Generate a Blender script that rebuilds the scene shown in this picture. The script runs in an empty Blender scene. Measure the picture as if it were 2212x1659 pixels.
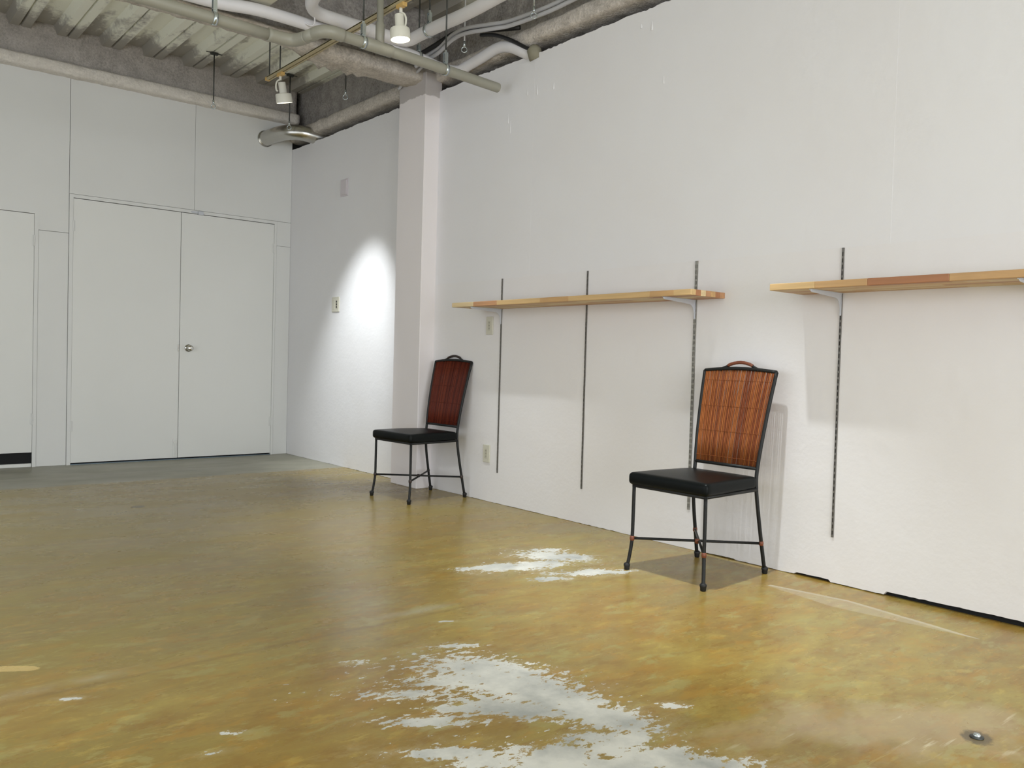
import bpy, bmesh, math, random
from mathutils import Vector, Matrix, noise

# ------------------------------------------------------------------ camera, world, light, exposure
sc = bpy.context.scene
COL = sc.collection
PI = math.pi

def lin(c):
    return tuple(((v/255)/12.92 if v/255 <= .04045 else ((v/255+.055)/1.055)**2.4) for v in c)

F_PX, IMG_W = 1812.154, 2212.0
yaw, pitch, roll = (math.radians(a) for a in (39.81335631, -1.60253464, 1.58887286))
CAM = Vector((-3.6670937, -7.92263445, 1.0))
f_ = Vector((math.sin(yaw)*math.cos(pitch), math.cos(yaw)*math.cos(pitch), math.sin(pitch)))
r_ = Vector((math.cos(yaw), -math.sin(yaw), 0)); u_ = r_.cross(f_)
r2 = r_*math.cos(roll)+u_*math.sin(roll); u2 = u_*math.cos(roll)-r_*math.sin(roll)
cd = bpy.data.cameras.new('camera'); cam = bpy.data.objects.new('camera', cd); COL.objects.link(cam)
cd.sensor_fit = 'HORIZONTAL'; cd.sensor_width = 36; cd.lens = F_PX/IMG_W*36; cd.clip_start = .05
m3 = Matrix((r2, u2, -f_)).transposed()
cam.matrix_world = Matrix.Translation(CAM) @ m3.to_4x4()
sc.camera = cam

sc.view_settings.view_transform = 'Standard'; sc.view_settings.look = 'None'
sc.view_settings.gamma = 1.0; sc.view_settings.use_curve_mapping = False
sc.view_settings.exposure = -0.52
sc.cycles.max_bounces = 7; sc.cycles.diffuse_bounces = 4; sc.cycles.glossy_bounces = 3; sc.cycles.adaptive_threshold = .08

w = bpy.data.worlds.new('sky'); sc.world = w; w.use_nodes = True
w.node_tree.nodes['Background'].inputs[0].default_value = (.80, .88, 1, 1)
w.node_tree.nodes['Background'].inputs[1].default_value = .6

def area(name, loc, rot, sx, sy, power, col):
    l = bpy.data.lights.new(name, 'AREA'); l.shape = 'RECTANGLE'; l.size = sx; l.size_y = sy
    l.energy = power; l.color = col
    o = bpy.data.objects.new(name, l); COL.objects.link(o); o.location = loc; o.rotation_euler = rot
    return o
# daylight through the shopfront opening behind the camera
DAY = (.875, .92, .965)
area('shopfront_daylight', (-3.0, -12.9, 1.55), (PI/2, 0, 0), 4.6, 2.5, 450, DAY)
area('side_fill_light', (-5.42, -5.2, 1.45), (PI/2, 0, -PI/2), 6.4, 2.3, 122, DAY)  # added fill from the left, evens the wall and lifts the ceiling

LAMP_TINT = (.93, .98, 1.0)
LAMP_SPECS = [  # y, aim point, spot power, cone degrees, blend
    (-1.93, (0.0, -1.42, .85), 380, 47, 1.0),
    (-3.60, (-.80, -3.72, 0.0), 240, 58, 1.0),
    (-5.57, (-.80, -5.57, 0.0), 370, 59, 1.0),
    (-7.45, (-.80, -7.45, 0.0), 190, 59, 1.0),
]
ADDED_TRACK = [(-2.2, 140), (-5.4, 140), (-8.4, 140)]  # unseen second row of spots, added for ambient light

# ------------------------------------------------------------------ mesh helpers
def obj(name, bm, mat, parent=None, smooth=False):
    me = bpy.data.meshes.new(name)
    bmesh.ops.recalc_face_normals(bm, faces=bm.faces[:])
    bm.to_mesh(me); bm.free()
    if smooth:
        for p in me.polygons: p.use_smooth = True
    if mat: me.materials.append(mat)
    o = bpy.data.objects.new(name, me); COL.objects.link(o)
    if parent: o.parent = parent
    return o

def empty(name, loc=(0,0,0), rz=0):
    o = bpy.data.objects.new(name, None); COL.objects.link(o); o.location = loc; o.rotation_euler = (0,0,rz)
    o.empty_display_size = .1
    return o

def tag(o, label, cat, group=None):
    o['label'] = label; o['category'] = cat
    if group: o['group'] = group
    return o

def struct(o, label=None):
    o['kind'] = 'structure'
    if label: o['label'] = label
    return o

def nb(): return bmesh.new()

def box(bm, x0, x1, y0, y1, z0, z1, bev=0, seg=2):
    t = bmesh.new()
    bmesh.ops.create_cube(t, size=1)
    for v in t.verts:
        v.co = Vector(((x0+x1)/2+v.co.x*(x1-x0), (y0+y1)/2+v.co.y*(y1-y0), (z0+z1)/2+v.co.z*(z1-z0)))
    if bev:
        bmesh.ops.bevel(t, geom=t.edges[:], offset=bev, segments=seg, affect='EDGES', profile=.5)
    me = bpy.data.meshes.new('t'); t.to_mesh(me); t.free(); bm.from_mesh(me); bpy.data.meshes.remove(me)
    return bm

def frames(pts):
    pts = [Vector(p) for p in pts]; n = len(pts); T = []
    for i in range(n):
        a = pts[max(i-1,0)]; b = pts[min(i+1,n-1)]; T.append((b-a).normalized())
    up = Vector((0,0,1)) if abs(T[0].z) < .9 else Vector((1,0,0))
    N = (up - T[0]*up.dot(T[0])).normalized(); out = []
    for i in range(n):
        N = (N - T[i]*N.dot(T[i]))
        N.normalize(); out.append((pts[i], N.copy(), T[i].cross(N)))
    return out

def tube(bm, pts, r, seg=10, cap=True, rfn=None):
    fr = frames(pts); rings = []
    for i, (p, a, b) in enumerate(fr):
        rr = r[i] if isinstance(r, (list, tuple)) else r
        ring = []
        for k in range(seg):
            t = 2*PI*k/seg
            q = rr if rfn is None else rr*rfn(i, t)
            ring.append(bm.verts.new(p+a*math.cos(t)*q+b*math.sin(t)*q))
        rings.append(ring)
    for i in range(len(rings)-1):
        for k in range(seg):
            bm.faces.new((rings[i][k], rings[i][(k+1)%seg], rings[i+1][(k+1)%seg], rings[i+1][k]))
    if cap:
        bm.faces.new(rings[0][::-1]); bm.faces.new(rings[-1])
    return bm

def lathe(bm, prof, seg=20, M=None):
    """prof: list of (radius, z); rotated about z, M transforms"""
    rings = []
    for r, z in prof:
        ring = []
        for k in range(seg):
            t = 2*PI*k/seg
            co = Vector((r*math.cos(t), r*math.sin(t), z))
            ring.append(bm.verts.new(M @ co if M else co))
        rings.append(ring)
    for i in range(len(rings)-1):
        for k in range(seg):
            bm.faces.new((rings[i][k], rings[i][(k+1)%seg], rings[i+1][(k+1)%seg], rings[i+1][k]))
    if prof[0][0] > 1e-6: bm.faces.new(rings[0][::-1])
    if prof[-1][0] > 1e-6: bm.faces.new(rings[-1])
    return bm

def prism(bm, poly, ax, a, b):
    """extrude a polygon; ax = axis of extrusion (0,1,2); poly in the two other axes in order"""
    def P(u, v, t):
        c = [0,0,0]; o = [i for i in range(3) if i != ax]; c[o[0]] = u; c[o[1]] = v; c[ax] = t
        return bm.verts.new(c)
    A = [P(u,v,a) for u,v in poly]; B = [P(u,v,b) for u,v in poly]; n = len(poly)
    bm.faces.new(A[::-1]); bm.faces.new(B)
    for i in range(n): bm.faces.new((A[i], A[(i+1)%n], B[(i+1)%n], B[i]))
    return bm

def smooth_path(pts, n=8):
    """Catmull-Rom"""
    P = [Vector(p) for p in pts]; P = [P[0]*2-P[1]]+P+[P[-1]*2-P[-2]]; out = []
    for i in range(1, len(P)-2):
        for k in range(n):
            t = k/n
            out.append(.5*((2*P[i])+(P[i+1]-P[i-1])*t+(2*P[i-1]-5*P[i]+4*P[i+1]-P[i+2])*t*t+(3*P[i]-P[i-1]-3*P[i+1]+P[i+2])*t**3))
    out.append(P[-2]); return out

# ------------------------------------------------------------------ materials
def new_mat(name):
    m = bpy.data.materials.new(name); m.use_nodes = True
    nt = m.node_tree; bs = nt.nodes['Principled BSDF']
    return m, nt, bs

class N:
    """small node expression helper"""
    def __init__(s, nt): s.nt = nt
    def val(s, sock, x):
        if x is None: return
        if isinstance(x, bpy.types.NodeSocket): s.nt.links.new(x, sock)
        else:
            try: sock.default_value = x
            except Exception: sock.default_value = (*x, 1) if len(x) == 3 else x
    def m(s, op, a, b=None, c=None, clamp=False):
        n = s.nt.nodes.new('ShaderNodeMath'); n.operation = op; n.use_clamp = clamp
        for i, x in enumerate((a, b, c)): s.val(n.inputs[i], x)
        return n.outputs[0]
    def co(s): return s.nt.nodes.new('ShaderNodeTexCoord').outputs['Object']
    def world(s): return s.nt.nodes.new('ShaderNodeNewGeometry').outputs['Position']
    def mapv(s, v, loc=(0,0,0), rot=(0,0,0), scale=(1,1,1)):
        n = s.nt.nodes.new('ShaderNodeMapping'); s.val(n.inputs[0], v)
        n.inputs[1].default_value = loc; n.inputs[2].default_value = rot; n.inputs[3].default_value = scale
        return n.outputs[0]
    def noise(s, v, scale, detail=4, rough=.55, dist=0):
        n = s.nt.nodes.new('ShaderNodeTexNoise'); s.val(n.inputs['Vector'], v)
        n.inputs['Scale'].default_value = scale; n.inputs['Detail'].default_value = detail
        n.inputs['Roughness'].default_value = rough; n.inputs['Distortion'].default_value = dist
        return n.outputs[0]
    def ramp(s, x, lo, hi, a=0., b=1.):
        n = s.nt.nodes.new('ShaderNodeMapRange'); s.val(n.inputs[0], x); n.clamp = True
        for i, q in enumerate((lo, hi, a, b)): s.val(n.inputs[i+1], q)
        return n.outputs[0]
    def mix(s, f, a, b, mode='MIX'):
        n = s.nt.nodes.new('ShaderNodeMix'); n.data_type = 'RGBA'; n.blend_type = mode
        s.val(n.inputs[0], f)
        for i, x in ((6, a), (7, b)):
            if isinstance(x, bpy.types.NodeSocket): s.nt.links.new(x, n.inputs[i])
            else: n.inputs[i].default_value = (*x[:3], 1)
        return n.outputs[2]
    def sep(s, v):
        n = s.nt.nodes.new('ShaderNodeSeparateXYZ'); s.val(n.inputs[0], v); return n.outputs
    def bump(s, h, strength, dist):
        n = s.nt.nodes.new('ShaderNodeBump'); n.inputs['Strength'].default_value = strength
        n.inputs['Distance'].default_value = dist; s.val(n.inputs['Height'], h); return n.outputs[0]
    def length2(s, x, y):
        return s.m('SQRT', s.m('ADD', s.m('MULTIPLY', x, x), s.m('MULTIPLY', y, y)))

def pmat(name, rgb, rough=.5, metal=0, var=.06, vscale=6, bump=0, bscale=40, bdist=.002, stretch=None, coat=0, spec=None):
    m, nt, bs = new_mat(name); n = N(nt); c = lin(rgb); v = n.co()
    if stretch: v = n.mapv(v, scale=stretch)
    q = n.noise(v, vscale, 4)
    col = n.mix(q, tuple(x*(1-var) for x in c), tuple(min(1, x*(1+var)) for x in c))
    nt.links.new(col, bs.inputs['Base Color'])
    bs.inputs['Roughness'].default_value = rough; bs.inputs['Metallic'].default_value = metal
    if coat: bs.inputs['Coat Weight'].default_value = coat
    if spec is not None: bs.inputs['Specular IOR Level'].default_value = spec
    if bump:
        nt.links.new(n.bump(n.noise(v, bscale, 5, .6), bump, bdist), bs.inputs['Normal'])
    return m

def wall_paint(name, rgb, tint=(232,226,216), lumps=.35):
    m, nt, bs = new_mat(name); n = N(nt); v = n.world()
    big = n.noise(v, .8, 3); mid = n.noise(v, 5, 3, .6); fine = n.noise(v, 60, 1)
    col = n.mix(n.ramp(big, .4, .68, 0, .55), lin(rgb), lin(tint))
    nt.links.new(col, bs.inputs['Base Color'])
    bs.inputs['Roughness'].default_value = .5
    h = n.m('ADD', n.m('MULTIPLY', mid, 1.0), n.m('MULTIPLY', fine, .12))
    nt.links.new(n.bump(h, lumps, .008), bs.inputs['Normal'])
    return m

M = {}
M['wall'] = wall_paint('white_wall_paint', (232,231,233), (228,225,225), .5)
M['wall_low'] = wall_paint('white_wall_paint_lower', (232,230,231), (229,225,223), .55)
M['back'] = wall_paint('white_board_paint', (222,222,219), (214,214,211), .06)
M['door'] = wall_paint('white_door_paint', (226,226,222), (220,220,216), .04)
M['dark'] = pmat('dark_cavity', (34,33,32), .9)
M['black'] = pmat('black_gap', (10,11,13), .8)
M['fuzz'] = None
def fuzz(name, rgb, dark):
    m, nt, bs = new_mat(name); n = N(nt); v = n.world()
    a = n.noise(v, 9, 4, .7); b = n.noise(v, 60, 3, .7); c = n.noise(v, 2.2, 2)
    col = n.mix(n.ramp(n.m('ADD', n.m('MULTIPLY', a, .5), n.m('MULTIPLY', b, .5)), .38, .62), lin(dark), lin(rgb))
    col = n.mix(n.ramp(c, .35, .7, 0, .5), col, lin(tuple(.5*(x+y) for x, y in zip(rgb, dark))))
    nt.links.new(col, bs.inputs['Base Color']); bs.inputs['Roughness'].default_value = .95
    bs.inputs['Specular IOR Level'].default_value = .1
    nt.links.new(n.bump(n.m('ADD', a, n.m('MULTIPLY', b, .5)), .8, .016), bs.inputs['Normal'])
    return m
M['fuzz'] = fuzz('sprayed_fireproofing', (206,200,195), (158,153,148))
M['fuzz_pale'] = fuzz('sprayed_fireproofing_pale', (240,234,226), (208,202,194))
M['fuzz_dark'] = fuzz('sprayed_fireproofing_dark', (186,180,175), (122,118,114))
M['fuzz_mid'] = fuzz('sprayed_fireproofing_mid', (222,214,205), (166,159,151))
M['pvc'] = pmat('grey_pvc', (152,150,138), .42, var=.05, vscale=3)
M['hose'] = pmat('white_pipe_wrap', (222,220,222), .6, var=.04, vscale=8, bump=.25, bscale=30, bdist=.004)
M['conduit'] = pmat('grey_cable_sheath', (186,186,190), .5)
M['cable_black'] = pmat('black_cable_sheath', (24,24,26), .5)
M['zinc'] = pmat('galvanised_steel', (196,204,206), .26, .85, .12, 20)
M['rod'] = pmat('threaded_rod_steel', (78,80,78), .5, .7)
M['rod_white'] = pmat('painted_rod', (200,200,198), .5)
M['duct'] = pmat('ribbed_aluminium', (196,194,188), .26, 1, .08, 30)
M['track'] = pmat('tan_track', (178,164,128), .5, var=.05)
M['track_slot'] = pmat('track_slot', (104,86,54), .7)
M['adapter'] = pmat('yellowed_plastic', (206,170,104), .5)
M['lamp_white'] = pmat('cream_lamp_enamel', (226,224,212), .4, var=.02)
M['ac'] = pmat('beige_panel', (206,202,184), .5)
M['steel_std'] = pmat('slotted_steel', (150,148,142), .45, .3, .14, 30)
M['steel_single'] = pmat('slotted_steel_shaded', (112,109,104), .45, .3, .14, 30)  # darker copy, shade on the channel edges put into the colour
M['bracket'] = pmat('white_bracket_enamel', (196,199,206), .4, var=.02)
M['blank'] = pmat('painted_cover', (212,205,209), .5, var=.02)
M['plate'] = pmat('beige_plastic_plate', (206,203,188), .42, var=.02)
M['plate_in'] = pmat('beige_plastic_insert', (190,187,170), .4, var=.02)
M['plate_dark'] = pmat('dark_plastic', (62,60,54), .5)
M['chrome'] = pmat('polished_steel', (206,204,198), .14, 1, .04)
M['iron'] = pmat('black_iron', (24,25,25), .5, 0, .15, 18, bump=.12, bscale=90, bdist=.001, spec=.35)
M['vinyl'] = pmat('black_vinyl', (15,18,18), .36, 0, .12, 10, bump=.1, bscale=160, bdist=.0008, spec=.11)
M['rubber'] = pmat('black_rubber', (20,20,20), .6)
M['rattan'] = pmat('orange_rattan_binding', (116,62,38), .5, var=.2, vscale=60)
M['rattan_dark'] = pmat('dark_binding', (46,34,30), .5, var=.2, vscale=60)
def cane(name, rgb):
    return pmat(name, rgb, .5, 0, .25, 7, .1, 40, .001, stretch=(6,6,.7), spec=.2)
M['cane'] = [cane('cane_%s' % q, c) for q, c in (('amber',(150,88,44)),('russet',(134,74,38)),('chestnut',(142,80,40)),('umber',(120,63,34)))]
M['mahog'] = [cane('mahogany_cane_%s' % q, c) for q, c in (('warm',(112,50,32)),('deep',(94,40,26)),('mid',(104,44,29)),('dark',(80,33,23)))]
def pine(name, rgb):
    m, nt, bs = new_mat(name); n = N(nt); v = n.mapv(n.co(), scale=(30, 1.6, 30))
    a = n.noise(v, 1.4, 5, .6, .6); c = lin(rgb)
    col = n.mix(n.ramp(a, .3, .72), tuple(x*.84 for x in c), tuple(min(1,x*1.1) for x in c))
    nt.links.new(col, bs.inputs['Base Color']); bs.inputs['Roughness'].default_value = .5
    return m
M['pine'] = {k: pine('pine_'+k, c) for k, c in dict(pale=(218,194,150), yellow=(208,174,122), tan=(198,158,108), rose=(190,142,102), brown=(172,118,80)).items()}

# column paint: bare board above the ragged paint line
def column_mat():
    m, nt, bs = new_mat('column_paint'); n = N(nt); v = n.world(); z = n.sep(v)[2]
    e = n.m('ADD', z, n.m('MULTIPLY', n.m('SUBTRACT', n.noise(v, 14, 4), .5), .07))
    f = n.ramp(e, 2.985, 2.992)
    col = n.mix(f, lin((234,228,228)), lin((186,180,178)))
    nt.links.new(col, bs.inputs['Base Color']); bs.inputs['Roughness'].default_value = .55
    nt.links.new(n.bump(n.noise(v, 6, 5, .6), .3, .006), bs.inputs['Normal'])
    return m
M['column'] = column_mat()

def deck_mat():
    m, nt, bs = new_mat('steel_deck_paint'); n = N(nt); v = n.world(); s = n.sep(v)
    a = n.noise(n.mapv(v, scale=(7, 2.2, 7)), 1.0, 4, .6); b = n.noise(v, 22, 5, .7)
    near = n.m('MAXIMUM', n.ramp(s[1], -.62, -.08), n.m('SUBTRACT', 1., n.ramp(n.m('ABSOLUTE', n.m('ADD', s[1], 2.4)), .15, .7)))
    q = n.m('ADD', n.m('MULTIPLY', a, 1.), n.m('ADD', n.m('MULTIPLY', near, .42), n.m('MULTIPLY', n.m('SUBTRACT', b, .5), .35)))
    over = n.ramp(q, .53, .72)
    col = n.mix(over, lin((240,240,226)), lin((168,164,156)))
    nt.links.new(col, bs.inputs['Base Color']); bs.inputs['Roughness'].default_value = .7
    nt.links.new(n.bump(n.m('MULTIPLY', over, b), .5, .008), bs.inputs['Normal'])
    return m
M['deck'] = deck_mat()

def floor_mat():
    m, nt, bs = new_mat('worn_epoxy_floor'); n = N(nt); v = n.world(); s = n.sep(v); X, Y = s[0], s[1]
    st_ = n.mapv(v, rot=(0,0,.69), scale=(.62, 1.25, 1))          # trowel direction
    big = n.noise(st_, .95, 3, .5, .3); mid = n.noise(n.mapv(st_, loc=(4,1,0)), 3.0, 5, .58, .3)
    mott = n.noise(n.mapv(st_, loc=(7,3,0)), 6.5, 5, .62, .25); fine = n.noise(v, 70, 2, .6); spk = n.noise(n.mapv(st_, loc=(2,8,0)), 26, 3, .6)
    blu = n.noise(n.mapv(st_, loc=(11,6,0)), 2.1, 4, .55, .3)
    near = n.ramp(Y, -3.0, -6.0)
    c = n.mix(n.ramp(mid, .36, .66), lin((150,128,78)), lin((174,154,94)))
    c = n.mix(n.m('MULTIPLY', n.ramp(big, .46, .66), n.ramp(near, 0, 1, .3, .85)), c, lin((166,126,62)))
    c = n.mix(n.m('MULTIPLY', n.ramp(mott, .52, .72), n.ramp(near, 0, 1, .15, .7)), c, lin((150,106,48)))
    c = n.mix(n.m('MULTIPLY', n.ramp(mott, .48, .30), n.ramp(near, 0, 1, .3, .6)), c, lin((188,170,104)))
    c = n.mix(n.m('MULTIPLY', n.ramp(blu, .56, .72), .5), c, lin((152,148,116)))
    c = n.mix(n.ramp(near, 0, 1, .5, 0), c, lin((142,126,82)))
    c = n.mix(n.m('MULTIPLY', n.ramp(X, -1.7, -3.0), n.ramp(n.noise(st_, 1.5, 4), .35, .65, .15, .75)), c, lin((140,128,76)))
    c = n.mix(n.ramp(spk, .35, .68, .0, .22), c, lin((128,104,56)))
    c = n.mix(n.ramp(fine, .3, .7, 0, .14), c, lin((120,100,60)))
    d1 = n.noise(n.mapv(st_, loc=(13,2,0)), 10, 5, .68, .2); d2 = n.noise(n.mapv(st_, loc=(3,17,0)), 8, 5, .66, .3); d3 = n.noise(n.mapv(st_, loc=(21,5,0)), 13, 5, .66)
    nf = n.ramp(near, 0, 1, .25, 1.)
    c = n.mix(n.m('MULTIPLY', n.m('MULTIPLY', n.ramp(d1, .52, .60), nf), .42), c, lin((174,132,62)))
    c = n.mix(n.m('MULTIPLY', n.m('MULTIPLY', n.ramp(d2, .57, .62), nf), .55), c, lin((166,158,112)))
    c = n.mix(n.m('MULTIPLY', n.m('MULTIPLY', n.ramp(d3, .58, .65), nf), .32), c, lin((200,176,104)))
    c = n.mix(n.m('MULTIPLY', n.m('MULTIPLY', n.ramp(d3, .44, .38), nf), .42), c, lin((138,104,52)))
    for rt, lc in ((.62, (3,3,0)), (1.15, (9,1,0)), (.35, (5,6,0))):
        scr = n.ramp(n.noise(n.mapv(v, loc=lc, rot=(0,0,rt), scale=(1.2, 22, 1)), 5, 3, .5), .67, .72)
        c = n.mix(n.m('MULTIPLY', scr, .22), c, lin((214,194,140)))
    c = n.mix(1., c, (.90, .89, .66), 'MULTIPLY')
    # pale scuffed zone, right foreground
    def blob(cx, cy, rx, ry, rot):
        mv = n.mapv(v, loc=(-cx, -cy, 0)); q = n.sep(n.mapv(mv, rot=(0,0,-rot)))
        return n.m('SUBTRACT', 1., n.length2(n.m('DIVIDE', q[0], rx), n.m('DIVIDE', q[1], ry)))
    sc1 = n.ramp(n.m('ADD', blob(-1.35,-6.85,.5,.22,-.6), n.m('MULTIPLY', n.m('SUBTRACT', mid, .5), 3.)), 0, .5)
    c = n.mix(n.m('MULTIPLY', sc1, .5), c, lin((178,158,130)))
    wisp = n.ramp(n.noise(n.mapv(v, rot=(0,0,.30), scale=(.5, 5, 1)), 7, 4, .6), .62, .70)
    c = n.mix(n.m('MULTIPLY', n.m('MULTIPLY', sc1, wisp), .6), c, lin((214,202,172)))
    # long cold joint with a pale fringe
    jl = n.m('ABSOLUTE', n.m('ADD', n.m('ADD', Y, 5.18), n.m('MULTIPLY', n.m('SUBTRACT', n.noise(v, 3, 3), .5), .09)))
    jm = n.m('MULTIPLY', n.m('MULTIPLY', n.ramp(jl, .05, .0), n.ramp(n.noise(v, 3.2, 4), .46, .66)), n.ramp(X, -1.3, -1.7))
    c = n.mix(n.m('MULTIPLY', jm, .6), c, lin((176,172,148)))
    jd = n.m('MULTIPLY', n.ramp(n.m('ABSOLUTE', n.m('ADD', Y, n.m('ADD', 5.235, n.m('MULTIPLY', n.m('SUBTRACT', big, .5), .05)))), .018, 0), n.ramp(X, -1.2, -1.6))
    c = n.mix(n.m('MULTIPLY', jd, .4), c, lin((116,92,52)))
    # streak of dust along the right wall
    stw = n.ramp(Y, -5.70, -6.10, .004, .075)
    stw = n.m('MINIMUM', stw, n.ramp(Y, -6.66, -6.10, .002, .075))
    sd = n.m('ABSOLUTE', n.m('ADD', X, n.m('ADD', .285, n.m('MULTIPLY', n.m('SUBTRACT', n.noise(v, 4, 3), .5), .015))))
    st = n.m('MULTIPLY', n.m('LESS_THAN', sd, stw), n.m('MULTIPLY', n.m('LESS_THAN', Y, -5.75), n.m('GREATER_THAN', Y, -6.66)))
    c = n.mix(n.m('MULTIPLY', st, n.m('ADD', .24, n.m('MULTIPLY', n.m('GREATER_THAN', n.m('SUBTRACT', X, -.285), n.m('SUBTRACT', stw, .022)), .3))), c, lin((206,198,178)))
    # peeled patches down to concrete
    blobs = [(-.72,-4.80,.20,.10,-.9),(-1.0,-4.86,.26,.075,-.25),(-.80,-5.13,.22,.06,-.45),(-1.06,-5.10,.10,.04,-.5),(-.66,-4.66,.10,.04,-.5),
             (-2.0,-5.95,.30,.135,-1.40),(-2.09,-5.86,.15,.06,-.5),(-1.96,-6.24,.26,.105,-1.35),(-2.10,-6.12,.18,.06,-.9),
             (-2.20,-6.46,.34,.105,-.68),(-1.99,-6.58,.26,.075,-.9),(-2.42,-6.22,.14,.03,-.6),(-2.36,-6.04,.12,.032,-.6),(-2.24,-6.02,.07,.03,-.6),
             (-2.03,-6.43,.14,.07,-.7),(-1.12,-4.79,.2,.05,-.3)]
    small = [(-2.82,-5.79,.06,.026,-.5),(-2.90,-5.87,.06,.026,-.3),(-3.10,-5.31,.07,.022,-.5),(-2.29,-5.54,.08,.03,-.6),(-1.95,-5.58,.16,.06,-.5),(-2.3,-5.85,.2,.05,-.6),(-1.8,-5.35,.08,.02,-.5),(-1.72,-6.37,.10,.04,-.8)]
    acc = None
    for b_ in blobs:
        q = n.m('MAXIMUM', blob(*b_), -1.)
        acc = q if acc is None else n.m('MAXIMUM', acc, q)
    for b_ in small:
        acc = n.m('MAXIMUM', acc, n.m('SUBTRACT', blob(*b_), .62))
    pn = n.noise(n.mapv(v, rot=(0,0,.65), scale=(1, 1.6, 1)), 8, 7, .72, .2)
    pn2 = n.noise(n.mapv(v, loc=(3,9,0), rot=(0,0,.65), scale=(1, 1.5, 1)), 40, 6, .7)
    isl = n.ramp(n.noise(n.mapv(v, loc=(5,2,0), rot=(0,0,.65), scale=(1, 1.7, 1)), 11, 6, .6), .60, .70, 0, 1.1)
    edge = n.m('SUBTRACT', n.m('ADD', n.m('MINIMUM', acc, .8), n.m('ADD', n.m('MULTIPLY', n.m('SUBTRACT', pn, .5), 3.0), n.m('MULTIPLY', n.m('SUBTRACT', pn2, .5), 1.7))), isl)
    peel = n.ramp(edge, .12, .20)
    chipz = n.m('ADD', n.ramp(blob(-2.2,-5.85,1.0,.55,-.6), -.1, .7, 0, .17), n.ramp(blob(-.9,-4.7,.7,.5,-.5), -.2, .7, 0, .13))
    chipz = n.m('ADD', chipz, n.ramp(acc, -1., .1, 0, .16))
    chip = n.ramp(n.m('ADD', n.noise(n.mapv(v, loc=(1,5,0), rot=(0,0,.65), scale=(1,1.8,1)), 26, 6, .66), chipz), .79, .81)
    # pale ghost film around the peeled zones
    film = n.m('MULTIPLY', n.ramp(edge, -.75, .15), n.ramp(mott, .35, .6))
    c = n.mix(n.m('MULTIPLY', film, .38), c, lin((190,178,138)))
    pee = n.m('MAXIMUM', peel, chip)
    conc = n.mix(n.ramp(n.noise(v, 5, 6, .62), .32, .62), lin((166,168,164)), lin((218,217,209)))
    c = n.mix(pee, c, conc)
    # bare strip in front of the doors
    be = n.m('ADD', Y, n.m('MULTIPLY', n.m('SUBTRACT', n.noise(v, 6, 4), .5), .12))
    strip = n.ramp(be, -1.22, -1.16)
    gc = n.mix(n.noise(n.mapv(v, scale=(1,2.4,1)), 2.4, 6, .65), lin((104,104,92)), lin((178,176,160)))
    c = n.mix(n.m('MULTIPLY', strip, .92), c, gc)
    # few dark spots
    for cx, cy, r in ((-2.07,-2.31,.05), (-1.206,-7.007,.055)):
        dk = n.ramp(n.m('ADD', blob(cx, cy, r, r*.8, .4), n.m('MULTIPLY', n.m('SUBTRACT', pn2, .5), 1.)), .0, .3)
        c = n.mix(n.m('MULTIPLY', dk, .75), c, lin((78,70,56)))
    # darker brown patch beside the column
    ds = n.ramp(n.m('ADD', blob(-.32,-2.42,.30,.22,.2), n.m('MULTIPLY', n.m('SUBTRACT', mott, .5), 2.)), 0, .08)
    c = n.mix(n.m('MULTIPLY', ds, .45), c, lin((112,92,60)))
    yl = n.ramp(n.m('ADD', blob(-3.187,-4.966,.085,.026,-.55), n.m('MULTIPLY', n.m('SUBTRACT', pn, .5), 1.2)), 0, .06)
    c = n.mix(n.m('MULTIPLY', yl, .7), c, lin((206,178,112)))
    nt.links.new(c, bs.inputs['Base Color']); bs.inputs['Specular IOR Level'].default_value = .28
    rg = n.m('ADD', n.ramp(mid, .3, .7, .2, .34), n.m('MULTIPLY', pee, .3))
    rg = n.m('ADD', rg, n.m('MULTIPLY', strip, .12))
    nt.links.new(rg, bs.inputs['Roughness'])
    h = n.m('ADD', n.m('MULTIPLY', mid, .5), n.m('MULTIPLY', fine, .06))
    nt.links.new(n.bump(n.m('MULTIPLY', n.noise(v, 5, 3), 1.), .2, .003), bs.inputs['Normal'])
    return m
M['floor'] = floor_mat()

def emit_mat(name, col, strength):
    m, nt, bs = new_mat(name)
    bs.inputs['Base Color'].default_value = (*col, 1)
    bs.inputs['Emission Color'].default_value = (*col, 1); bs.inputs['Emission Strength'].default_value = strength
    return m
M['lens'] = emit_mat('lit_lens', (1, .97, .88), 7)
M['lens_dim'] = emit_mat('lit_lens_far', (1, .97, .88), 7)

# ------------------------------------------------------------------ room shell
X0, Y0, ZC = -5.5, -13.0, 3.6          # room: x X0..0, y Y0..0
fl = struct(obj('floor', box(nb(), X0-.1, .45, Y0-.1, .3, -.1, 0), M['floor']), 'worn yellow-brown coated concrete floor with peeled patches')

def nz(p, s, a): return noise.noise(Vector(p)*s)*a

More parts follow.
